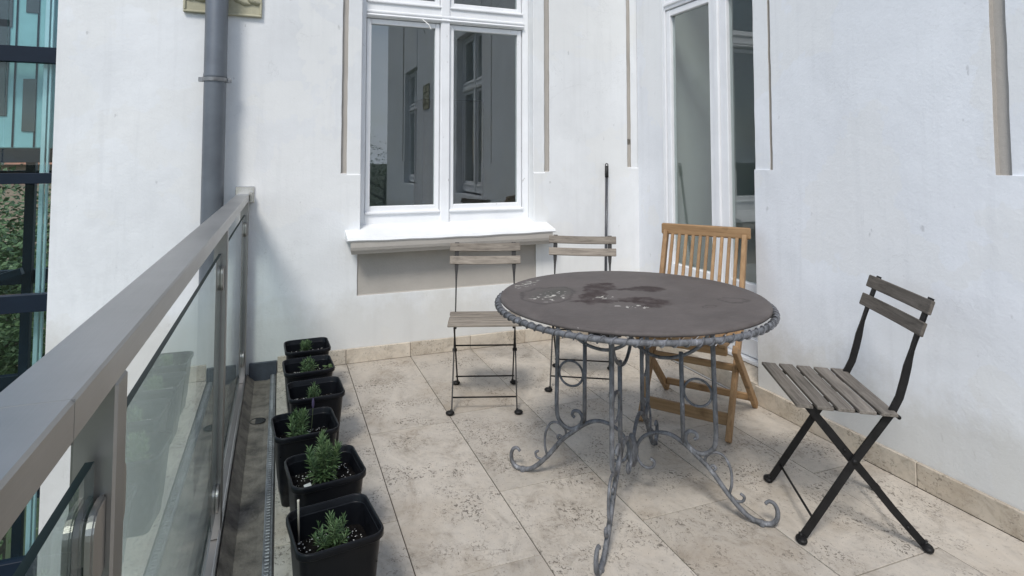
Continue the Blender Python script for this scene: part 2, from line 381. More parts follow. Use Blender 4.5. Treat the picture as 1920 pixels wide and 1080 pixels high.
def tube(bm, pts, r, seg=8, cap=True, closed=False):
    P = [Vector(p) for p in pts]; n = len(P); rr = r if isinstance(r, (list, tuple)) else [r] * n
    rings = []; up = None
    for i in range(n):
        if closed: t = (P[(i + 1) % n] - P[i - 1])
        else: t = P[min(i + 1, n - 1)] - P[max(i - 1, 0)]
        t.normalize()
        if up is None: up = Vector((0, 0, 1)) if abs(t.z) < .9 else Vector((1, 0, 0))
        u = (up - t * up.dot(t)); u.normalize(); w = t.cross(u); up = u
        rings.append([bm.verts.new(P[i] + (u * math.cos(2 * math.pi * k / seg) + w * math.sin(2 * math.pi * k / seg)) * rr[i]) for k in range(seg)])
    for i in range(n if closed else n - 1):
        a, b = rings[i], rings[(i + 1) % n]
        for k in range(seg): bm.faces.new((a[k], a[(k + 1) % seg], b[(k + 1) % seg], b[k]))
    if cap and not closed: bm.faces.new(rings[0][::-1]); bm.faces.new(rings[-1])
def flat_sweep(bm, pts, halfs, x):
    """flat bar in the plane x=const: pts (y,z), halfs (half size along x, half size in plane)"""
    n = len(pts); rings = []
    for i in range(n):
        a = Vector(pts[max(i - 1, 0)]); b = Vector(pts[min(i + 1, n - 1)]); t = (b - a).normalized(); nn = Vector((-t.y, t.x)); p = Vector(pts[i]); hx, hn = halfs[i]
        ring = []
        for sx, sn in ((-1, -1), (1, -1), (1, 1), (-1, 1)):
            q = p + nn * hn * sn; ring.append(bm.verts.new((x + hx * sx, q.x, q.y)))
        rings.append(ring)
    for a, b in zip(rings, rings[1:]):
        for k in range(4): bm.faces.new((a[k], a[(k + 1) % 4], b[(k + 1) % 4], b[k]))
    bm.faces.new(rings[0][::-1]); bm.faces.new(rings[-1])
def lathe(bm, prof, seg=32, center=(0, 0)):
    rings = [[bm.verts.new((center[0] + r * math.cos(2 * math.pi * k / seg), center[1] + r * math.sin(2 * math.pi * k / seg), z)) for k in range(seg)] for r, z in prof]
    for a, b in zip(rings, rings[1:]):
        for k in range(seg): bm.faces.new((a[k], a[(k + 1) % seg], b[(k + 1) % seg], b[k]))
    return rings
def bevel_obj(o, w=.003, seg=2):
    m = o.modifiers.new('bevel', 'BEVEL'); m.width = w; m.segments = seg; m.limit_method = 'ANGLE'; m.angle_limit = R(40); return o

# ------------------------------------------------------------------ the house: walls with openings, grooves and recesses
YB, XR = 3.99, 2.39
def relief(us, vs_, cell, emit):
    """grid of cells with depths; cell(u,v)->(depth, material, open?)"""
    us = sorted(set(us)); vs_ = sorted(set(vs_)); bm = BM()
    nu, nv = len(us) - 1, len(vs_) - 1
    C = [[cell((us[i] + us[i + 1]) / 2, (vs_[j] + vs_[j + 1]) / 2) for j in range(nv)] for i in range(nu)]
    def quad(pts, m):
        f = bm.faces.new([bm.verts.new(emit(*p)) for p in pts]); f.material_index = m
    for i in range(nu):
        for j in range(nv):
            d, m, op = C[i][j]; u0, u1, v0, v1 = us[i], us[i + 1], vs_[j], vs_[j + 1]
            if not op: quad([(u0, v0, d), (u1, v0, d), (u1, v1, d), (u0, v1, d)], m)
            if i + 1 < nu:
                d2, m2, o2 = C[i + 1][j]
                if abs(d2 - d) > 1e-6: quad([(u1, v0, d), (u1, v0, d2), (u1, v1, d2), (u1, v1, d)], 0 if (op or o2) else (m if d > d2 else m2))
            if j + 1 < nv:
                d2, m2, o2 = C[i][j + 1]
                if abs(d2 - d) > 1e-6: quad([(u0, v1, d), (u1, v1, d), (u1, v1, d2), (u0, v1, d2)], 0 if (op or o2) else (m if d > d2 else m2))
    bmesh.ops.remove_doubles(bm, verts=bm.verts, dist=1e-5)
    return bm
WT = 5.6            # top of the walls
house = thing('house', 'white plastered house with an old double window and glazed balcony door', 'house')
# back wall --------------------------------------------------------------
GZ = 1.204          # grooves start at about eye height
wx0, wx1, wz0, wz1 = .492, 1.713, .80, 3.05        # window opening
gl, gr = (.368, .402), (1.802, 1.836)
pn = (.478, 1.727, .42, .705)                       # painted panel under the sill
CX = 2.597; gc = (2.498, 2.533)
def cell_back(u, v):
    if wx0 < u < wx1 and wz0 < v < wz1: return (.24, 0, True)
    if v > GZ and (gl[0] < u < gl[1] or gr[0] < u < gr[1]): return (.022, 1, False)
    if v > GZ - .008 and (gl[1] < u < wx0 or wx1 < u < gr[0]): return (.009, 0, False)
    if v > GZ + .03 and gc[0] < u < gc[1]: return (.022, 1, False)
    if v > GZ + .022 and u > gc[1]: return (.009, 0, False)
    if pn[0] < u < pn[1] and pn[2] < v < pn[3]: return (.012, 1, False)
    return (0, 0, False)
def wob(u, v, fixed):
    if min(abs(u - k) for k in fixed) < 1e-4: return u
    return u + .0009 * math.sin(v * 23 + u * 5) * math.sin(v * 7.3 + u * 17) + .0005 * math.sin(v * 41 + u * 3)
VR = [GZ + .03 + .045 * k for k in range(1, 45)]
bm = relief([-1.166, gl[0], gl[1], wx0, wx1, gr[0], gr[1], pn[0], pn[1], gc[0], gc[1], CX + .02], [-7, GZ + .03, GZ + .022, GZ, GZ - .008, wz0, wz1, pn[2], pn[3], WT] + VR + [pn[2] + .04 * k for k in range(1, 7)], cell_back, lambda u, v, d: (wob(u, v, (-1.166, wx0, wx1, CX + .02)), YB + d, v))
# left return of the wall
f = bm.faces.new([bm.verts.new(p) for p in ((-1.166, YB, -7), (-1.166, YB + 3.2, -7), (-1.166, YB + 3.2, WT), (-1.166, YB, WT))])
wall_b = obj('wall', bm, ['plaster', 'beige'], house); bevel_obj(wall_b, .006, 2)
# right wall -----------------------------------------------------------------
dy0, dy1, dz1 = 2.553, 3.668, 3.05
wins_r = [(-.20, .98), (-4.1, -2.92)]
gY = [(2.422, 2.447), (1.335, 1.382), (-.46, -.415), (-2.49, -2.445), (-4.28, -4.235)]
def cell_right(u, v):
    if u > dy0 and v > 0:                       # deep bay that holds the balcony door, up to the corner
        return (.28, 0, True) if (u < dy1 and v < dz1) else (.205, 0, False)
    for a, b in wins_r:
        if a < u < b and wz0 < v < wz1: return (.24, 0, True)
    zg = GZ + .036
    if v > zg:
        for a, b in gY:
            if a < u < b: return (.022, 1, False)
        if gY[0][1] < u < dy0: return (.009, 0, False)
        for (a, b), (g0, g1) in zip(wins_r, ((gY[2][1], gY[1][0]), (gY[4][1], gY[3][0]))):
            if g0 < u < a or b < u < g1: return (.009, 0, False)
    return (0, 0, False)
us = [-6.2, YB + .004, dy0, dy1] + [x for g_ in gY for x in g_] + [x for w in wins_r for x in w]
bm = relief(us, [-.3, 0.0, GZ + .036, wz0, wz1, dz1 + .001, WT] + [q + .006 for q in VR], cell_right, lambda u, v, d: (XR + d, wob(u, v, (-6.2, YB + .004, dy1)), v))
bm.faces.new([bm.verts.new(p) for p in ((XR, -6.2, -.3), (XR + 4, -6.2, -.3), (XR + 4, -6.2, WT), (XR, -6.2, WT))])
wall_r = obj('wall', bm, ['plaster_skylit', 'beige_side'], house); bevel_obj(wall_r, .006, 2)
# skirting tiles -----------------------------------------------------------------
SK = .092
def skirt(x0, x1, y0, y1, h, m, parent):
    b = BM(); dx, dy = (x1 - x0) / 2, (y1 - y0) / 2
    box(b, -dx, dx, -dy, dy, 0, h, .003)
    return obj('skirting_tile', b, m, parent, loc=((x0 + x1) / 2, (y0 + y1) / 2, .001))
xs = [.008, .413, .823, 1.235, 1.637, 2.05, 2.389]
for a, b in zip(xs, xs[1:]): skirt(a + .0012, b - .0012, YB - .016, YB - .001, SK, 'trav_skirt', wall_b)
s = skirt(-.150, .005, YB - .020, YB - .001, .15, 'slate', wall_b); s.location.z = -.078; tag(s, 'dark slate end tile at the gutter')
ys = [2.566, 1.697, .80, -.10, -1.0, -1.9]
for a, b in zip(ys, ys[1:]): skirt(XR - .016, XR - .001, b + .0012, a - .0012, SK + .004, 'trav_skirt', wall_r)

# windows (local: x along the wall, y into the wall, z up; origin at left bottom of the opening on the wall face)
def window(parent, loc, rz, w, h, sill_drop=.0):
    e = empty('window', loc, rz, parent)
    F = .10                                    # frame plane depth
    fb = BM(); fw = .038; mc = w * .479         # mullion centre
    z0, zt0, zt1 = .030, 1.455, 1.560           # frame foot, transom
    box(fb, 0.001, fw, F, F + .10, z0, h, .003); box(fb, w - fw - .008, w - .001, F, F + .10, z0, h, .003)
    box(fb, mc - .033, mc + .033, F - .012, F + .10, z0 + .002, h - .002, .006)
    box(fb, fw - .002, w - fw, F + .002, F + .098, z0 + .001, z0 + .10, .004)
    box(fb, fw - .002, w - fw, F - .002, F + .098, zt0, zt1, .004)
    box(fb, fw - .002, w - fw, F - .016, F + .01, zt0 + .030, zt0 + .050, .006)
    box(fb, fw - .002, w - fw, F - .024, F + .01, zt0 + .006, zt0 + .024, .007)
    box(fb, fw - .002, w - fw, F + .004, F + .098, h - .05, h - .001, .003)
    obj('frame', fb, 'paint', e)
    for a, b in ((fw + .004, mc - .036), (mc + .036, w - fw - .012)):
        for z_0, z_1 in ((z0 + .106, zt0 - .004), (zt1 + .006, h - .054)):
            sb = BM(); st = .032
            s_ = empty('sash', (0, 0, 0), 0, e)
            box(sb, a, a + st, F + .014, F + .06, z_0, z_1, .004); box(sb, b - st, b, F + .014, F + .06, z_0, z_1, .004)
            box(sb, a + st - .001, b - st + .001, F + .015, F + .059, z_0, z_0 + .042, .004); box(sb, a + st - .001, b - st + .001, F + .015, F + .059, z_1 - .036, z_1, .004)
            box(sb, a - .002, b + .002, F - .016, F + .03, z_0 - .010, z_0 + .008, .005)     # weather bar
            obj('sash_frame', sb, 'paint', s_)
            pb = BM(); box(pb, a + st - .006, b - st + .006, F + .034, F + .038, z_0 + .036, z_1 - .030); obj('pane', pb, 'pane', s_)
    return e
def sill_set(parent, loc, rz, w):
    e = empty('window_sill', loc, rz, parent)
    sb = BM(); n = 22; L0, L1 = -.095, w + .098
    # slightly sagging sloped slab
    prof = [(.105, .068), (-.152, .010), (-.158, -.004), (-.150, -.013), (.105, -.013)]
    rings = []
    for i in range(n + 1):
        u = L0 + (L1 - L0) * i / n; sag = .006 * math.sin(i * 1.3) * .25 - .005 * math.sin(math.pi * i / n)
        rings.append([sb.verts.new((u, y, z + sag)) for y, z in prof])
    for a, b in zip(rings, rings[1:]):
        for k in range(5): sb.faces.new((a[k], a[(k + 1) % 5], b[(k + 1) % 5], b[k]))
    sb.faces.new(rings[0]); sb.faces.new(rings[-1][::-1])
    obj('sill_board', sb, 'sill', e)
    cb = BM(); a, b = -.075, w + .080
    vs0 = []
    prof = [(-.147, -.0135), (-.146, -.050), (-.140, -.068), (-.128, -.084), (-.122, -.094), (-.001, -.094), (-.001, -.016)]
    for u, k in ((a, 0), (b, 1)): vs0.append([cb.verts.new((u + (1 if k == 0 else -1) * max(0, (y + .147)) * .35, y, z)) for y, z in prof])
    m_ = len(prof)
    for k in range(m_): cb.faces.new((vs0[0][k], vs0[0][(k + 1) % m_], vs0[1][(k + 1) % m_], vs0[1][k]))
    cb.faces.new(vs0[0]); cb.faces.new(vs0[1][::-1])
    obj('sill_cornice', cb, 'beige', e)
    return e
window(house, (wx0, YB, wz0), 0, wx1 - wx0, wz1 - wz0)
sill_set(house, (wx0, YB, wz0 - .004), 0, wx1 - wx0)
for a, b in wins_r:
    window(house, (XR, b, wz0), R(-90), b - a, wz1 - wz0)
# window catch stick hanging at the left sash top
hb = BM(); tube(hb, [(.905, YB + .07, 2.262), (.945, YB + .05, 2.225), (.962, YB + .055, 2.195)], .004, 6); obj('window_hook', hb, 'tag', house)
# balcony door in the right wall
XD = 2.595
door = empty('door', (XD, dy1, 0), R(-90), house)       # local x runs towards the camera, y into the house
DW = dy1 - dy0
fb = BM()
box(fb, .002, .038, 0, .09, .105, dz1 - .002, .003); box(fb, DW - .05, DW - .002, 0, .09, .105, dz1 - .002, .003)
box(fb, .036, DW - .048, .002, .088, 2.375, 2.46, .004); box(fb, .036, DW - .048, -.010, .02, 2.40, 2.425, .005)
box(fb, .036, DW - .048, .003, .087, dz1 - .06, dz1 - .003, .003); box(fb, .036, DW - .048, -.02, .088, .104, .128, .004)
obj('door_frame', fb, 'paint_door', door)
mid = .585
for a, b in ((.042, mid - .004), (mid + .004, DW - .054)):
    lf = empty('door_leaf', (0, 0, 0), 0, door); st = .055 if a < .3 else .075
    lb = BM()
    sl, sr = (.045, .078) if a < .3 else (.080, .06)
    box(lb, a, a + sl, .010, .06, .132, 2.370, .004); box(lb, b - sr, b, .010, .06, .132, 2.370, .004)
    box(lb, a + sl - .001, b - sr + .001, .011, .059, 2.325, 2.369, .004)
    box(lb, a + sl - .001, b - sr + .001, .011, .059, .46, .56, .004)
    box(lb, a + sl - .001, b - sr + .001, .011, .059, .133, .24, .004)
    obj('leaf_frame', lb, 'paint_door', lf)
    pb = BM(); box(pb, a + sl - .004, b - sr + .004, .028, .042, .236, .464); box(pb, a + sl + .03, b - sr - .03, .016, .03, .27, .43, .006); obj('door_panel', pb, 'paint_door', lf)
    pb = BM(); box(pb, a + sl - .006, b - sr + .006, .034, .038, .552, 2.331); obj('pane', pb, 'pane', lf)
    if a < .3:
        ab = BM(); box(ab, mid - .022, mid + .022, -.008, .012, .135, 2.368, .005); obj('astragal', ab, 'paint_door', lf)
pb = BM(); box(pb, .034, DW - .046, .034, .038, 2.455, dz1 - .058); obj('pane', pb, 'pane', door)
tb = BM(); box(tb, -(YB - dy1) + .003, DW - .003, -.203, .09, .0, .100, .004); obj('door_step', tb, 'trav_skirt', door)
# rooms behind the glass -----------------------------------------------------------
def room(x0, x1, y0, y1, z0, z1, openface):
    b = BM(); v = box(b, x0, x1, y0, y1, z0, z1)
    b.faces.ensure_lookup_table()
    tgt = {'y-': Vector((0, -1, 0)), 'x-': Vector((-1, 0, 0))}[openface]
    b.normal_update()
    for f in list(b.faces):
        if f.normal.dot(tgt) > .9: bmesh.ops.delete(b, geom=[f], context='FACES_ONLY')
    return b
obj('interior_room', room(.30, 2.36, YB + .24, YB + 3.4, -.1, 3.1, 'y-'), 'interior', house)
obj('interior_room', room(XR + .285, XR + 3.6, 2.42, 3.78, -.1, 3.2, 'x-'), 'interior', house)
for a, b in wins_r: obj('interior_room', room(XR + .24, XR + 3.2, a - .2, b + .2, -.1, 3.1, 'x-'), 'interior', house)
b = BM(); box(b, 1.55, 2.30, YB + 2.9, YB + 3.38, -.09, 2.0, .01); obj('interior_cupboard', b, 'interior_dark', house)
# ornament plaques: square relief with acanthus leaves
def plaque(loc, rz):
    e = empty('ornament_plaque', loc, rz, house); b = BM(); w, h = .43, .43
    box(b, 0, w, -.014, .0, 0, h, .004)
    for a in ((0, w, 0, .014), (0, w, h - .014, h), (0, .014, .014, h - .014), (w - .014, w, .014, h - .014)): box(b, a[0], a[1], -.024, -.013, a[2], a[3], .004)
    obj('plate', b, 'ornament', e)
    lb = BM()
    def leaf(p, th, L, wd, curl):
        pts = []; ang = th
        x, z = p
        for i in range(9):
            t = i / 8; pts.append((x, z, wd * math.sin(math.pi * min(1, .12 + t * .88)) ** .7 * (1 - .25 * (i % 2)), .018 * math.sin(math.pi * t) + .006))
            ang += curl / 8; x += math.cos(ang) * L / 8; z += math.sin(ang) * L / 8
        rows = []
        for i, (x, z, hw, ht) in enumerate(pts):
            x2, z2 = (pts[min(i + 1, 8)][0] - pts[max(i - 1, 0)][0], pts[min(i + 1, 8)][1] - pts[max(i - 1, 0)][1]); l = math.hypot(x2, z2); nx, nz_ = -z2 / l, x2 / l
            rows.append([lb.verts.new((x + nx * hw * k, -.0135 - (ht if abs(k) < .5 else ht * .45 if abs(k) < .95 else 0), z + nz_ * hw * k)) for k in (-1, -.9, -.35, 0, .35, .9, 1)])
        for a, c in zip(rows, rows[1:]):
            for k in range(6): lb.faces.new((a[k], a[k + 1], c[k + 1], c[k]))
    for th, L, wd, cu, p in ((-62, .15, .036, .75, (.255, .165)), (-50, .13, .034, .6, (.325, .150)), (-118, .15, .036, -.75, (.175, .165)), (-130, .13, .034, -.6, (.105, .150)), (-70, .20, .032, 1.2, (.24, .24)), (-40, .19, .030, .9, (.26, .27)), (-110, .20, .032, -1.2, (.19, .24)), (-140, .19, .03, -.9, (.17, .27)), (20, .17, .03, -.8, (.27, .30)), (160, .17, .03, .8, (.16, .30)), (90, .14, .03, 0, (.215, .28)), (-90, .16, .022, 0, (.215, .22))):
        leaf(p, R(th), L, wd, cu)
    lo = obj('leaf_relief', lb, 'ornament', e, True)
    return e
plaque((-.549, YB - .001, 2.167), 0)
plaque((XR - .001, -.62, 2.167), R(-90)); plaque((XR - .001, -1.85, 2.167), R(-90))

# ------------------------------------------------------------------ floor, gutter, balcony slab
fl = BM(); box(fl, .003, XR + .02, -2.4, YB + .01, -.26, -.0045)
floor = tag(obj('floor', fl, 'mortar'), kind='structure')
sx_ = [.004, .418, .824, 1.240, 1.652, 2.080, 2.378]
joints = [[-1.3, -.45, .52, 1.37, 2.22, 3.09], [-1.1, -.1, .86, 1.865, 2.94], [-1.5, -.6, .3, 1.24, 2.265, 3.02], [-1.0, .0, .93, 1.904, 2.93], [-1.4, -.5, .42, 1.417, 2.45, 3.30], [-1.2, -.1, .95, 1.922, 2.95]]
rng = random.Random(5)
for i, js in enumerate(joints):
    cuts = [-2.39] + js + [YB - .004]
    for a, b in zip(cuts, cuts[1:]):
        g = .0019; bb = BM(); dx, dy = (sx_[i + 1] - sx_[i]) / 2 - g, (b - a) / 2 - g
        box(bb, -dx, dx, -dy, dy, -.02, 0, .0009)
        o = obj('slab', bb, 'travertine', floor, loc=((sx_[i] + sx_[i + 1]) / 2, (a + b) / 2, rng.uniform(-.0008, .0006)))
slab = BM(); box(slab, -.30, .0025, -2.4, YB - .002, -.26, -.075)
tag(obj('balcony_slab_edge', slab, 'slabside'), kind='structure')
gut = tag(empty('gutter'), kind='structure')
gb = BM(); n = 60
for i in range(n):
    y0, y1 = -2.4 + (YB + 2.395) * i / n, -2.4 + (YB + 2.395) * (i + 1) / n
    q = [(-.160, .012), (-.118, -.032), (-.05, -.036), (-.030, -.030)]
    for (xa, za), (xb, zb) in zip(q, q[1:]):
        gb.faces.new([gb.verts.new(p) for p in ((xa, y0, za), (xb, y0, zb), (xb, y1, zb), (xa, y1, za))])
bmesh.ops.remove_doubles(gb, verts=gb.verts, dist=1e-5)
obj('channel', gb, 'concrete', gut)
# outlet hole
hb = BM(); lathe(hb, [(.040, -.0315), (.036, -.030), (.034, -.035), (.034, -.06)], 20, (-.082, 3.37)); rr_ = lathe(hb, [(.034, -.0335), (.001, -.0335)], 20, (-.082, 3.37)); obj('outlet', hb, 'rubber', gut)
# perforated edge strip: flat bar with a row of raised ribs
st = BM(); box(st, -.030, .001, -2.4, YB - .022, -.034, -.004, .003)
obj('edge_strip', st, 'zinc', gut)
rb = BM()
for i in range(300):
    y = -1.6 + i * .0186
    if y > YB - .03: break
    box(rb, -.024, -.008, y, y + .0105, -.005, .0008, .002)
tag(obj('strip_ribs', rb, 'zinc', gut), kind='stuff')

# ------------------------------------------------------------------ glass railing
rail = thing('balcony_railing', 'stainless steel balcony railing with clear glass panels along the gutter', 'railing', (-.19, 0, 0))
RX = lambda x: x + .19
hb = BM()
box(hb, RX(-.240), RX(-.168), -2.4, YB - .012, 1.044, 1.084, .003)
obj('handrail', hb, 'steel', rail)
for yj in (-.45, .655):
    jb = BM(); box(jb, RX(-.2403), RX(-.1677), yj - .0005, yj + .0005, 1.0437, 1.0842); obj('weld_joint', jb, 'steel_post', rail)
wb = BM(); box(wb, RX(-.245), RX(-.140), YB - .010, YB - .001, 1.030, 1.130, .002); obj('wall_plate', wb, 'steel_bright', rail)
wb = BM(); box(wb, RX(-.236), RX(-.150), YB - .05, YB - .0101, 1.036, 1.0438, .002); box(wb, RX(-.1655), RX(-.150), YB - .05, YB - .0102, 1.044, 1.10, .002); obj('wall_bracket', wb, 'steel_bright', rail)
def clamp(y, z, side, parent):
    """half round glass clamp: two plates with the glass between, side +1 points to +y"""
    c = BM()
    for x0, x1 in ((-.184, -.176), (-.204, -.196)):
        tmp = BM(); prof = [(0, -.042)] + [(.026 + .024 * math.cos(a), -.018 + .024 * math.sin(a)) for a in [R(-90 + 15 * k) for k in range(7)]] + [(.026 + .024 * math.cos(a), .018 + .024 * math.sin(a)) for a in [R(15 * k) for k in range(7)]] + [(0, .042)]
        A = [tmp.verts.new((RX(x0), y + side * u, z + v)) for u, v in prof]; B = [tmp.verts.new((RX(x1), y + side * u, z + v)) for u, v in prof]
        tmp.faces.new(A); tmp.faces.new(B[::-1]); m_ = len(prof)
        for k in range(m_): tmp.faces.new((A[k], B[k], B[(k + 1) % m_], A[(k + 1) % m_]))
        bmesh.ops.recalc_face_normals(tmp, faces=tmp.faces)
        bmesh.ops.bevel(tmp, geom=[e for e in tmp.edges if abs(e.verts[0].co.x - e.verts[1].co.x) < 1e-6], offset=.002, segments=2, affect='EDGES')
        merge(c, tmp)
    box(c, RX(-.2005), RX(-.1795), y + side * .0005, y + side * .018, z - .024, z + .024)
    return obj('clamp', c, 'steel_clamp', parent)
posts = [(-2.28, -2.23), (-.735, -.685), (.815, .865), (2.370, 2.420), (3.918, 3.968)]
for y0, y1 in posts:
    pb = BM(); box(pb, RX(-.212), RX(-.168), y0, y1, -.0204, 1.0436, .003)
    p = obj('post', pb, 'steel_post', rail)
    for z in (.880, .125):
        if y0 > -2.2: clamp(y0, z, -1, p)
        if y1 < 3.9: clamp(y1, z, 1, p)
for (a0, a1), (b0, b1) in zip(posts, posts[1:]):
    gbm = BM(); box(gbm, RX(-.1945), RX(-.1855), a1 + .013, b0 - .013, .075, .965)
    gbm.faces.ensure_lookup_table(); gbm.normal_update()
    for f in gbm.faces: f.material_index = 0 if abs(f.normal.x) > .5 else 1
    obj('glass_panel', gbm, ['rail_glass', 'glass_edge'], rail)
bb = BM(); box(bb, RX(-.235), RX(-.162), -2.4, YB - .022, -.0745, -.0205, .004); box(bb, RX(-.175), RX(-.163), -2.4, YB - .022, -.0203, .014, .003); obj('bottom_rail', bb, 'steel_post', rail)

# ------------------------------------------------------------------ drainpipe
dp = thing('drainpipe', 'blue grey metal drainpipe clamped to the white wall', 'drainpipe', (-.361, 3.885, 0))
b = BM()
lathe(b, [(.060, -6.9), (.060, 1.775)], 36); lathe(b, [(.0635, 1.7755), (.0635, 1.79), (.0615, 1.80), (.0615, WT)], 36)
obj('pipe', b, 'pipe', dp, True)
b = BM(); lathe(b, [(.0625, 1.748), (.0672, 1.748), (.0672, 1.770), (.0625, 1.770)], 36)
box(b, .062, .088, -.006, .004, 1.745, 1.772, .002); box(b, -.088, -.062, -.006, .004, 1.745, 1.772, .002); box(b, -.010, .010, .062, .1035, 1.751, 1.767, .002)
tube(b, [(.078, -.016, 1.759), (.078, .014, 1.759)], .004, 6)
obj('pipe_clamp', b, 'zinc', dp)

# ------------------------------------------------------------------ broom leaning in the corner
bt, bb_ = Vector((2.300, 3.965, 1.262)), Vector((2.215, 3.86, .035)); d = bt - bb_
br = thing('broom', 'thin grey broom stick with black grip leaning against the white wall', 'broom', bb_)
b = BM(); tube(b, [Vector((0, 0, 0)), d * .925], .0100, 12); obj('handle', b, 'broom_handle', br, True)
b = BM(); tube(b, [d * .915, d * .985], .0135, 12); tube(b, [d * .985 + Vector((.011 * math.cos(a), 0, .011 * math.sin(a) + .006)) for a in [R(20 * k) for k in range(18)]], .004, 6, closed=True); obj('grip', b, 'rubber', br, True)
b = BM(); box(b, -.13, .13, -.02, .02, -.005, .03, .006); obj('brush_block', b, 'rubber', br)
b = BM(); box(b, -.125, .125, -.016, .016, -.034, -.0045); obj('bristles', b, 'rubber', br)

# ------------------------------------------------------------------ round table
TC = Vector((1.292, 2.049)); TZ = .766; TR = .511
table = thing('garden_table', 'round weathered brown table on grey scrolled wrought iron legs', 'table', (TC.x, TC.y, 0))
b = BM(); lathe(b, [(.0005, TZ), (.20, TZ), (.38, TZ), (TR - .010, TZ), (TR - .004, TZ - .002), (TR, TZ - .008), (TR - .001, TZ - .014), (TR - .012, TZ - .018), (.30, TZ - .018), (.0005, TZ - .018)], 128)
top = obj('tabletop', b, 'tabletop', table, True)
RR, RZ, rr = .520, .737, .0098
b = BM(); tube(b, [(RR * math.cos(2 * math.pi * k / 120), RR * math.sin(2 * math.pi * k / 120), RZ) for k in range(120)], rr, 12, closed=True)
ring = obj('rim_ring', b, 'iron', table, True)
b = BM(); NW = 84; pts = []
for k in range(NW * 12):
    a = 2 * math.pi * k / (NW * 12); ph = 2 * math.pi * k / 12; q = rr + .0024
    pts.append(((RR + q * math.cos(ph)) * math.cos(a), (RR + q * math.cos(ph)) * math.sin(a), RZ + q * math.sin(ph)))
tube(b, pts, .0021, 6, closed=True); obj('wire_wrap', b, 'iron', ring, True)
arm = [(.472, .078), (.485, .089), (.502, .083), (.512, .060), (.508, .030), (.488, .012), (.455, .010), (.412, .024), (.352, .080), (.291, .155), (.244, .196), (.196, .234), (.146, .258), (.095, .257), (.048, .235), (.022, .201), (.016, .166), (.028, .134), (.052, .118), (.077, .124), (.084, .146), (.068, .156)]
outer = [(.303, .735), (.303, .62), (.307, .418), (.309, .275), (.294, .229), (.26, .209), (.228, .216), (.206, .236), (.200, .260), (.213, .282), (.235, .282), (.243, .266), (.232, .256)]
inner = [(.188, .57), (.192, .236)]
scr = [(.301, .158), (.307, .168), (.297, .175), (.281, .165), (.270, .180), (.276, .206), (.308, .224), (.339, .213), (.359, .170), (.361, .121), (.353, .083), (.368, .066), (.395, .068), (.403, .085), (.390, .095)]
for k in range(4):
    e = empty('table_leg', (0, 0, 0), R(-45 + 90 * k), table)
    P = lambda L: [(r_, 0, z_) for r_, z_ in L]
    b = BM(); ap = smooth_path(P(arm), 5); na = len(ap)
    tube(b, ap, [.0060 + .0035 * math.sin(math.pi * min(1, i / (na * .75))) for i in range(na)], 8); tube(b, [(.46, 0, 0), (.46, 0, .004), (.46, 0, .018)], [.012, .0125, .008], 10)
    obj('arch', b, 'iron', e, True)
    b = BM(); op = smooth_path(P(outer), 5); tube(b, op, [.0090 - .0030 * (i / len(op)) ** 2 for i in range(len(op))], 8); obj('outer_bar', b, 'iron', e, True)
    b = BM(); tube(b, P(inner), .0085, 8); obj('inner_bar', b, 'iron', e, True)
    b = BM(); tube(b, [(.247 + .050 * math.cos(2 * math.pi * i / 32), 0, .429 + .050 * math.sin(2 * math.pi * i / 32)) for i in range(32)], .0048, 8, closed=True); obj('ring', b, 'iron', e, True)
    b = BM(); tube(b, smooth_path(P(scr), 5), .0052, 8); obj('scroll', b, 'iron', e, True)
# swags under the rim: half rings that join the inner bar heads, and a top cross
b = BM()
for k in range(4):
    a = R(-45 + 90 * k); u = Vector((math.cos(a), math.sin(a), 0)); w = Vector((-u.y, u.x, 0))
    h0, h1 = u * .26 + w * .0 + Vector((0, 0, .728)), Vector((0, 0, .728)) + u * .02
    path = [u * r_ + Vector((0, 0, z_)) for r_, z_ in ((.312, .735), (.296, .67), (.262, .605), (.19, .556), (.118, .540), (.06, .552), (.013, .585), (-.025, .65), (-.045, .735))]
    tube(b, smooth_path(path, 5), .0068, 8)
obj('swag', b, 'iron', table, True)
b = BM()
for k in range(2):
    a = R(45 + 90 * k); u = Vector((math.cos(a), math.sin(a), 0)); z = Vector((0, 0, .741 - .006 * k)); w = Vector((-u.y, u.x, 0))
    tmp = BM(); box(tmp, -.512, .512, -.012, .012, -.003, .003); merge(b, tmp, Matrix.Translation(z) @ Matrix.Rotation(a, 4, 'Z'))
obj('top_cross', b, 'iron', table)
b = BM(); tube(b, [(0, 0, .115), (0, 0, .135), (0, 0, .20), (0, 0, .235)], [.012, .020, .020, .010], 10); obj('hub', b, 'iron', table, True)

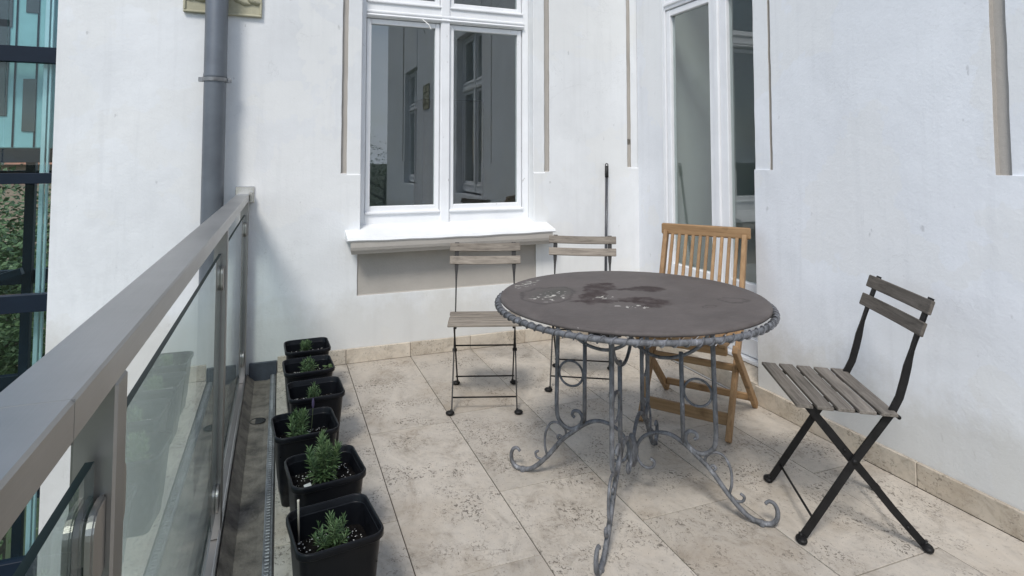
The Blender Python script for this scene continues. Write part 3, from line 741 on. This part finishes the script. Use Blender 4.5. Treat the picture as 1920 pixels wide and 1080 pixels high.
# ------------------------------------------------------------------ folding bistro chairs (local front = -y)
def bistro(label, loc, rz, scale, woodmat, seatmat, seed):
    rnd = random.Random(seed)
    e = thing('folding_chair', label, 'chair', loc, rz, 'folding bistro chairs round the table'); e.scale = scale
    hw = .166
    yo = .20     # front foot at y=-.20
    back = [(0, .010), (.012, .022), (.10, .152), (.178, .268), (.25, .365), (.300, .432), (.326, .482), (.342, .535), (.354, .582), (.362, .610), (.370, .636), (.380, .665), (.396, .707), (.422, .775), (.436, .806)]
    hs = [(.0032, .0126)] * 8 + [(.0036, .0120), (.005, .0085), (.0065, .0055), (.010, .0038)] + [(.0125, .0032)] * 3
    front = [(.398, .010), (.386, .022), (.30, .118), (.178, .268), (.10, .363), (.045, .425), (.038, .432)]
    for s in (-1, 1):
        b = BM(); flat_sweep(b, [(y - yo, z) for y, z in back], hs, s * hw); o = obj('back_leg', b, 'black_iron', e)
        fb_ = BM(); foot(fb_, s * hw, -yo, s); obj('foot', fb_, 'black_iron', o, True)
        b = BM(); flat_sweep(b, [(y - yo, z) for y, z in front], [(.0032, .0124)] * 7, s * (hw - .0085)); o = obj('front_leg', b, 'black_iron', e)
        fb_ = BM(); foot(fb_, s * (hw - .0085), .398 - yo, s); obj('foot', fb_, 'black_iron', o, True)
        b = BM(); tube(b, [(s * (hw + .008), .178 - yo, .268), (s * (hw - .016), .178 - yo, .268)], .0085, 10); obj('pivot', b, 'black_iron', e, True)
        b = BM(); flat_sweep(b, [(-.012 - yo + .02, .4335), (.15 - yo, .427), (.315 - yo, .419)], [(.004, .006)] * 3, s * (hw - .018)); obj('seat_rail', b, 'black_iron', e)
        b = BM(); tube(b, [(s * (hw - .028), .318 - yo, .421), (s * (hw + .012), .318 - yo, .421)], .0065, 8); obj('hinge', b, 'black_iron', e, True)
    for y, z, r in ((.045 - yo, .070, .0042), (.343 - yo, .067, .0042), (.150 - yo, .300, .0042), (.318 - yo, .421, .0038)):
        b = BM(); tube(b, [(-hw, y, z), (hw, y, z)], r, 8); obj('cross_bar', b, 'black_iron', e, True)
    # seat slats across the width
    n = 5; sw = .054; gap = .0125; tilt = -.0155 / .33
    for i in range(n):
        y = -.012 + i * (sw + gap); b = BM(); L = .192 + rnd.uniform(-.002, .002)
        box(b, -L, L, -sw / 2, sw / 2, -.006, .006, .002)
        o = obj('seat_slat', b, seatmat, e, loc=(rnd.uniform(-.002, .002), y + sw / 2 - yo, .4475 + tilt * (y + sw / 2))); o.rotation_euler = (math.atan(tilt), 0, rnd.uniform(-.004, .004))
    # two curved back slats, fixed on the front of the posts
    for y, z in ((.425, .782), (.398, .712)):
        b = BM(); L = .205; h_ = .0235; rings = []
        for i in range(11):
            u = -L + 2 * L * i / 10; bow = -.013 * (1 - (u / L) ** 2) * -1
            rings.append([b.verts.new((u, yy + bow, zz)) for yy, zz in ((-.006, -h_), (.006, -h_), (.006, h_), (-.006, h_))])
        for a, c in zip(rings, rings[1:]):
            for k in range(4): b.faces.new((a[k], a[(k + 1) % 4], c[(k + 1) % 4], c[k]))
        b.faces.new(rings[0][::-1]); b.faces.new(rings[-1])
        o = obj('back_slat', b, woodmat, e, loc=(0, y - yo - .011, z)); o.rotation_euler = (math.atan(-.36), 0, rnd.uniform(-.003, .003)); bevel_obj(o, .0025, 1)
    return e
def foot(b, x, y, s):
    tmp = BM(); bmesh.ops.create_uvsphere(tmp, u_segments=12, v_segments=8, radius=1)
    merge(b, tmp, Matrix.Translation((x + s * .008, y, .0115)) @ Matrix.Diagonal((.023, .0185, .0115, 1)))
    tube(b, [(x, y, .028), (x + s * .002, y, .016), (x + s * .010, y, .010)], .0068, 8)
bistro('folding bistro chair with bleached slats below the window, nearest the flower pots', (1.059, 3.147, 0), math.atan2(-.327, .945), (1.0, 1.03, 1.0), 'grey_wood', 'grey_wood', 1)
bistro('folding bistro chair half hidden behind the round table beside the broom', (1.675, 3.195, 0), math.atan2(-.499, .867), (1.02, 1.0, 1.01), 'grey_wood', 'grey_wood', 2)
bistro('dark slatted folding bistro chair standing alone beside the right wall', (1.94, 1.675, 0), math.atan2(-.876, -.483), (1.12, 1.0, 1.03), 'dark_wood', 'seat_wood', 3)

# ------------------------------------------------------------------ teak folding chair (local front = -y, front feet at y=0)
tk = thing('teak_chair', 'warm brown teak folding chair with upright back slats before the balcony door', 'chair', (1.815, 2.425, 0), math.atan2(-.592 * -1, .806) - R(90) + R(0))
fR, bR_, bL = Vector((1.938, 2.259)), Vector((2.349, 2.561)), Vector((2.070, 2.919))
fL = fR + (bL - bR_); tk.location = (*((fR + fL) / 2 + (fR - fL).normalized() * .014), 0)
fd = (fR - bR_).normalized(); tk.rotation_euler = (0, 0, math.atan2(fd.x, -fd.y))
tw = .222
def bar(b, p, q, wx, wd, c=.003):
    """rectangular bar from p to q; wx size along local x, wd the other"""
    p, q = Vector(p), Vector(q); t = (q - p); L = t.length; t.normalize()
    x = Vector((1, 0, 0)) if abs(t.x) < .9 else Vector((0, 0, 1))
    x = (x - t * x.dot(t)).normalized(); y = t.cross(x)
    tmp = BM(); box(tmp, -wx / 2, wx / 2, -wd / 2, wd / 2, 0, L, c)
    merge(b, tmp, Matrix.Translation(p) @ Matrix((x, y, t)).transposed().to_4x4())
for s in (-1, 1):
    ts = tw - .012
    b = BM(); bar(b, (s * ts, 0, .004), (s * ts, .275, .43), .024, .042); bar(b, (s * ts, .272, .424), (s * ts, .440, .895), .0238, .038); obj('back_stile', b, 'teak', tk)
    b = BM(); bar(b, (s * (tw + .014), .50, .004), (s * (tw + .014), .045, .415), .024, .040); obj('rear_leg', b, 'teak', tk)
b = BM(); bar(b, (-.238, .448, .905), (.238, .448, .905), .060, .026, .006); obj('top_rail', b, 'teak_x', tk)
b = BM(); bar(b, (-tw + .024, .300, .505), (tw - .024, .300, .505), .045, .022, .003); obj('lower_back_rail', b, 'teak_x', tk)
for i in range(10):
    u = -tw + .012 + (2 * tw - .024) * (i + 1) / 11
    b = BM(); bar(b, (u, .304, .520), (u, .434, .880), .017, .011, .002); obj('back_slat', b, 'teak', tk)
b = BM(); bar(b, (-tw + .024, .055, .085), (tw - .024, .055, .085), .055, .018, .003); obj('front_stretcher', b, 'teak_x', tk)
b = BM(); bar(b, (-tw - .001, .455, .060), (tw + .001, .455, .060), .035, .018, .003); obj('rear_stretcher', b, 'teak_x', tk)
b = BM(); bar(b, (-tw + .024, .185, .285), (tw - .024, .185, .285), .032, .020, .003); obj('cross_rail', b, 'teak_x', tk)
b = BM(); bar(b, (-tw + .014, .020, .405), (tw - .014, .020, .405), .035, .026, .003); bar(b, (-tw + .014, .375, .405), (tw - .014, .375, .405), .035, .022, .003); obj('seat_frame', b, 'teak_x', tk)
for i in range(8):
    u = -tw + .036 + (2 * tw - .072) * i / 7
    b = BM(); box(b, u - .0215, u + .0215, -.002, .395, .4235, .438, .003); obj('seat_slat', b, 'teak', tk)

# ------------------------------------------------------------------ pots with lavender
def rrect(h, r, n=6):
    out = []
    for cx_, cy_, a0 in ((h - r, h - r, 0), (-(h - r), h - r, 90), (-(h - r), -(h - r), 180), (h - r, -(h - r), 270)):
        for k in range(n + 1):
            a = R(a0 + 90 * k / n); out.append((cx_ + r * math.cos(a), cy_ + r * math.sin(a)))
    return out
def pot_mesh():
    b = BM(); prof = [(.084, 0, .022), (.088, .004, .024), (.109, .242, .034), (.1095, .246, .034), (.1165, .2465, .038), (.1185, .249, .039), (.1185, .263, .039), (.117, .266, .038), (.1135, .2665, .036), (.1115, .263, .035), (.098, .10, .028), (.094, .05, .026)]
    rings = [[b.verts.new((x, y, z)) for x, y in rrect(h, r)] for h, z, r in prof]
    for a, c in zip(rings, rings[1:]):
        n = len(a)
        for k in range(n): b.faces.new((a[k], a[(k + 1) % n], c[(k + 1) % n], c[k]))
    b.faces.new(rings[0][::-1]); b.faces.new(rings[-1]); return b
def soil_mesh(z, rnd):
    b = BM(); h = .098 + (z - .10) * .075; N = 14; g = {}
    for i in range(N + 1):
        for j in range(N + 1):
            u, v = -1 + 2 * i / N, -1 + 2 * j / N
            k = 1.0 if abs(u) < .8 or abs(v) < .8 else .94
            g[i, j] = b.verts.new((u * h * k, v * h * k, z + rnd.uniform(-.003, .004) + .006 * math.cos(u * 2) * math.cos(v * 2)))
    for i in range(N):
        for j in range(N): b.faces.new((g[i, j], g[i + 1, j], g[i + 1, j + 1], g[i, j + 1]))
    return b
def grains(z, rnd, n, r0, r1):
    b = BM()
    for i in range(n):
        x, y = rnd.uniform(-.09, .09), rnd.uniform(-.09, .09); r = rnd.uniform(r0, r1)
        vs_ = [b.verts.new((x + dx * r * rnd.uniform(.6, 1.2), y + dy * r * rnd.uniform(.6, 1.2), z + .006 + dz * r * rnd.uniform(.5, 1))) for dx, dy, dz in ((1, 0, 0), (-1, 0, 0), (0, 1, 0), (0, -1, 0), (0, 0, 1), (0, 0, -1))]
        for f in ((0, 2, 4), (2, 1, 4), (1, 3, 4), (3, 0, 4), (2, 0, 5), (1, 2, 5), (3, 1, 5), (0, 3, 5)): b.faces.new([vs_[k] for k in f])
    return b
def leaf(b, p, d, L, w, up, fold=.25):
    d = d.normalized(); s = d.cross(up)
    if s.length < 1e-3: s = Vector((1, 0, 0))
    s.normalize(); nn = s.cross(d)
    P = [p, p + d * L * .35 + s * w * .5 + nn * w * fold, p + d * L * .72 + s * w * .42 + nn * w * fold - nn * L * .02, p + d * L - nn * L * .06, p + d * L * .72 - s * w * .42 + nn * w * fold - nn * L * .02, p + d * L * .35 - s * w * .5 + nn * w * fold, p + d * L * .38, p + d * L * .72 - nn * L * .02]
    v = [b.verts.new(q) for q in P]
    for f in ((0, 1, 6), (0, 6, 5), (1, 2, 7, 6), (6, 7, 4, 5), (2, 3, 7), (7, 3, 4)): b.faces.new([v[k] for k in f])
def lavender(name, label, loc, h, stems, spread, seed, flower=False):
    rnd = random.Random(seed); e = thing(name, label, 'plant', loc, 0 if flower else rnd.uniform(0, 6), 'young lavender plants in the black pots')
    sb, lb = BM(), BM(); tips = []
    for i in range(stems):
        a = 2 * math.pi * i / stems + rnd.uniform(-.4, .4); k = 0 if i == 0 else rnd.uniform(.35, 1)
        top = Vector((math.cos(a) * spread * k, math.sin(a) * spread * k, h * (1 - .45 * k * k) * rnd.uniform(.85, 1.05)))
        pts = [Vector((math.cos(a) * .006, math.sin(a) * .006, -.008))]
        n = 7
        for j in range(1, n + 1):
            t = j / n; pts.append(Vector((top.x * t ** .8, top.y * t ** .8, top.z * t)) + Vector((rnd.uniform(-1, 1), rnd.uniform(-1, 1), 0)) * .002)
        tube(sb, pts, [.0016 - .0009 * j / n for j in range(n + 1)], 5)
        m = max(6, int(top.z / .0072)); rot = rnd.uniform(0, 6)
        for j in range(m):
            t = .12 + .88 * j / (m - 1); q = pts[min(n, int(t * n))].lerp(pts[min(n, int(t * n) + 1)], t * n - int(t * n))
            for w_ in range(4 if j > m * .4 else 3):
                rot += 2.4; el_ = R(8 + 58 * t ** 2 + rnd.uniform(-18, 18)); L = (.034 - .012 * t) * rnd.uniform(.8, 1.2) * (.7 + h * 3.2)
                dd = Vector((math.cos(rot) * math.cos(el_), math.sin(rot) * math.cos(el_), math.sin(el_)))
                leaf(lb, q, dd, L * 1.08, L * .165, Vector((0, 0, 1)))
        tips.append(top)
    obj('stems', sb, 'stem', e); f = obj('foliage', lb, 'lavender', e); f['kind'] = 'stuff'
    if flower:
        fb_ = BM(); p0 = Vector((.045, .02, .02)); tube(fb_, [p0, p0 + Vector((.004, .004, .05)), p0 + Vector((.006, .004, .095))], .0013, 5); obj('flower_stalk', fb_, 'stem', e)
        fb_ = BM(); tube(fb_, [p0 + Vector((.006, .004, z_)) for z_ in (.09, .10, .115, .128)], [.003, .0055, .0052, .002], 7); obj('flower_bud', fb_, 'flower', e)
    return e
pots = [  # x, y, rotation, soil height, plant height, stems, spread, labels
    (.160, 3.570, 2, .205, .070, 9, .040, 'black square plastic pot at the wall end of the row', 'small lavender seedling in the pot next to the wall'),
    (.152, 3.235, 3, .200, .090, 8, .040, 'second black square pot from the wall, holding two seedlings', 'lavender sharing its pot with a broad leaved seedling'),
    (.168, 2.895, 3, .190, .075, 7, .035, 'third black square pot from the wall', 'single compact lavender rosette in the third pot from the wall'),
    (.110, 2.540, 5, .190, .110, 9, .055, 'black square pot pushed close to the gutter strip', 'bushy lavender with one purple bud stalk'),
    (.160, 2.165, 7, .205, .150, 12, .060, 'black square pot with the tallest lavender', 'tall lavender with many upright leafy stems and a white tag'),
    (.163, 1.825, 8, .180, .090, 10, .052, 'black square pot with a thin pale stick at its corner', 'low dense lavender in the pot with the pale stick')]
pm = None
for i, (x, y, rz, sz, ph, ns, sp, pl, ll) in enumerate(pots):
    rnd = random.Random(50 + i)
    p = thing('plant_pot', pl, 'pot', (x, y, .0005), R(rz), 'black pots in a row along the gutter')
    if pm is None: bo = obj('pot_body', pot_mesh(), 'pot', p, True); pm = bo.data; 
    else: bo = obj('pot_body', pm, 'pot', p)
    so = obj('soil', soil_mesh(sz, rnd), 'soil', p, True)
    gr_ = obj('perlite', grains(sz, rnd, 120, .0012, .0036), 'perlite', so); gr_['kind'] = 'stuff'
    gr_ = obj('soil_crumbs', grains(sz, rnd, 160, .002, .006), 'soil', so); gr_['kind'] = 'stuff'
    off = (-.005, .0) if i != 3 else (-.02, .0)
    lavender('lavender_plant', ll, (x + off[0], y + off[1], sz + .006), ph, ns, sp, 70 + i, i == 3)
# broad leaved seedling in the second pot
e = thing('seedling', 'pale green broad leaved seedling beside the lavender in the second pot', 'plant', (.212, 3.225, .203))
sb, lb = BM(), BM(); rnd = random.Random(4)
for i in range(7):
    a = i * .95; tp = Vector((math.cos(a) * .042, math.sin(a) * .036, rnd.uniform(.03, .055))); tube(sb, [(0, 0, -.006), tp * .6 + Vector((0, 0, .01)), tp], .0012, 5)
    leaf(lb, tp, Vector((math.cos(a), math.sin(a), -.15)), .034, .026, Vector((0, 0, 1)), .12); leaf(lb, tp, Vector((math.cos(a + 1.2), math.sin(a + 1.2), .1)), .024, .018, Vector((0, 0, 1)), .12)
obj('stems', sb, 'stem', e); f = obj('foliage', lb, 'herb', e); f['kind'] = 'stuff'
b = BM(); tube(b, [(0, 0, 0), (-.004, .002, .125), (-.004, .002, .131)], [.0026, .0030, .0036], 8)
tag(obj('plant_stick', b, 'stick', None, True, (.072, 1.905, .172)), 'thin pale wooden stick upright in a black pot', 'stick')
b = BM(); box(b, -.012, .012, -.0006, .0006, 0, .045, .0004)
o = tag(obj('plant_label', b, 'tag', None, False, (.118, 2.110, .200)), 'small white plastic plant label in the tallest lavender pot', 'plant label'); o.rotation_euler = (R(-55), 0, R(25))

# ------------------------------------------------------------------ beyond the railing: glass lift, trees, house, ground
g = BM(); v = [g.verts.new(p) for p in ((-900, -900, -7), (900, -900, -7), (900, 900, -7), (-900, 900, -7))]; g.faces.new(v)
tag(obj('ground', g, 'grass'), kind='structure')
LY = 8.5
lift = thing('lift_tower', 'dark steel and teal glass lift tower beyond the white wall', 'lift tower', (-3.2, LY, -7))
def L_(name, m, x0, x1, y0, y1, z0, z1, c=.004, parent=None):
    b = BM(); box(b, x0 + 3.2, x1 + 3.2, y0 - LY, y1 - LY, z0 + 7, z1 + 7, c); return obj(name, b, m, parent or lift)
for z0, z1 in ((3.75, 3.93), (2.413, 2.598), (1.008, 1.130), (-.453, -.256), (-1.9, -1.7), (-3.4, -3.2)):
    L_('beam', 'lift_steel', -4.6, -2.25, 8.44, 8.56, z0, z1); L_('beam', 'lift_steel', -4.6, -2.25, 10.34, 10.46, z0, z1)
    L_('beam', 'lift_steel', -4.52, -4.42, 8.561, 10.339, z0 + .005, z1 - .005)
    L_('beam', 'lift_steel', -2.42, -2.32, 8.561, 10.339, z0 + .005, z1 - .005)
for x0, x1, y in ((-4.55, -4.40, 8.60), (-2.38, -2.28, 8.60), (-3.30, -3.19, 10.30), (-4.55, -4.40, 10.30)): L_('column', 'lift_steel', x0, x1, y - .05, y + .05, -7, 5.4)
for z0, z1 in ((2.60, 3.74), (1.135, 2.41), (-.25, 1.00), (-1.69, -.46), (-3.19, -1.91)):
    for x0, x1 in ((-4.38, -2.96), (-2.95, -2.40)): L_('pane', 'lift_glass', x0, x1, 8.490, 8.502, z0 + .003, z1 - .003, 0)
# cabin with teal panels, slim tinted windows and pale guide rails
cab = L_('cabin', 'lift_teal', -4.3, -2.46, 8.75, 10.1, 1.42, 4.3, .01)
for x0, x1, z0, z1 in ((-3.22, -3.02, 1.80, 2.95), (-3.13, -3.00, 2.86, 4.1), (-2.87, -2.74, 1.62, 2.25), (-2.87, -2.74, 3.05, 4.1)): L_('cabin_window', 'lift_window', x0, x1, 8.735, 8.749, z0, z1, .002, cab)
for x in (-2.955, -2.80 + .055): L_('panel_joint', 'lift_steel', x - .008, x + .008, 8.738, 8.7495, 1.43, 4.29, 0, cab)
for x0, x1 in ((-2.66, -2.615), (-2.60, -2.575)): L_('guide_rail', 'lift_rail', x0, x1, 8.68, 8.72, -7, 5.2)
L_('cabin_floor_beam', 'lift_steel', -4.3, -2.465, 8.76, 10.1, 1.25, 1.418, .005, cab)
b = BM(); bar(b, (-1.0, 1.4, 6.49), (.02, 1.4, 6.80), .09, .10, .004); obj('brace', b, 'lift_steel', lift)
# trees: tapered trunk, limbs and leaf clumps
def tree(name, label, loc, h, rad, seed, mat, n=8000):
    rnd = random.Random(seed); e = thing(name, label, 'tree', loc, 0, 'trees beyond the lift tower'); b = BM()
    th = h * .5; tube(b, [(0, 0, 0), (.06, .03, th * .5), (.02, .08, th), (.1, .0, h * .8)], [.20, .16, .12, .04], 8)
    tips = []
    for i in range(16):
        a = rnd.uniform(0, 6.3); z0 = rnd.uniform(th * .45, h * .8); L = rad * rnd.uniform(.5, .95) * (1.1 - .5 * (z0 / h))
        p0 = Vector((.04, .04, z0)); p1 = p0 + Vector((math.cos(a) * L, math.sin(a) * L, L * rnd.uniform(.2, .6))); tube(b, [p0, p0.lerp(p1, .5) + Vector((0, 0, .1)), p1], [.06, .04, .012], 5); tips.append(p1); tips.append(p0.lerp(p1, .6))
    obj('trunk', b, 'bark', e)
    lb = BM(); cl = tips + [Vector((rnd.uniform(-.5, .5) * rad, rnd.uniform(-.5, .5) * rad, h * rnd.uniform(.6, 1.0))) for _ in range(16)]
    for i in range(n):
        c = rnd.choice(cl); q = c + Vector((rnd.gauss(0, .30), rnd.gauss(0, .30), rnd.gauss(0, .24))) * rad * .55
        dd = Vector((rnd.uniform(-1, 1), rnd.uniform(-1, 1), rnd.uniform(-.8, .5))); L = rnd.uniform(.08, .15)
        dd.normalize(); s_ = dd.cross(Vector((rnd.uniform(-1, 1), rnd.uniform(-1, 1), 1))).normalized() * L * .3
        lb.faces.new([lb.verts.new(p) for p in (q, q + dd * L * .5 + s_, q + dd * L, q + dd * L * .5 - s_)])
    f = obj('crown', lb, mat, e); f['kind'] = 'stuff'
    return e
tree('garden_tree', 'broad dark green tree seen through the lift glass', (-5.3, 14.5, -7), 8.0, 2.5, 11, 'leaves_a', 15000)
tree('garden_tree', 'pale green tree in front of the terracotta house', (-7.4, 17.5, -7), 7.6, 2.4, 12, 'leaves_b')
tree('garden_tree', 'low bushy tree close below the lift tower', (-4.45, 12.9, -7), 6.9, 2.1, 13, 'leaves_a', 15000)
tree('garden_tree', 'rounded tree against the terracotta house wall', (-5.5, 20.5, -7), 7.2, 2.4, 14, 'leaves_b')
tree('garden_tree', 'tall tree mirrored in the window, standing behind the balcony', (4.4, -19.5, -7), 9.1, 3.0, 15, 'leaves_a', 6000)
nb = thing('neighbour_house', 'terracotta house with clay roof behind the trees', 'house', (-9, 25, -7))
b = BM(); box(b, -6, 6, 0, 7, 0, 8.2); obj('wall', b, 'terracotta', nb)
b = BM(); vv = [b.verts.new(p) for p in ((-6.4, -.5, 8.1), (6.4, -.5, 8.1), (6.4, 7.5, 8.1), (-6.4, 7.5, 8.1), (-6.4, 3.5, 10.6), (6.4, 3.5, 10.6))]
for f in ((0, 1, 5, 4), (2, 3, 4, 5), (0, 4, 3), (1, 2, 5), (3, 2, 1, 0)): b.faces.new([vv[k] for k in f])
obj('roof', b, 'roof', nb)
for x in (-3.6, -.6, 2.4):
    for z in (1.6, 4.9):
        b = BM(); box(b, x - .5, x + .5, -.03, .05, z, z + 1.5, .01); w_ = obj('window', b, 'paint', nb)
        b = BM(); box(b, x - .42, x + .42, -.045, -.031, z + .08, z + 1.42); obj('pane', b, 'lift_window', w_)
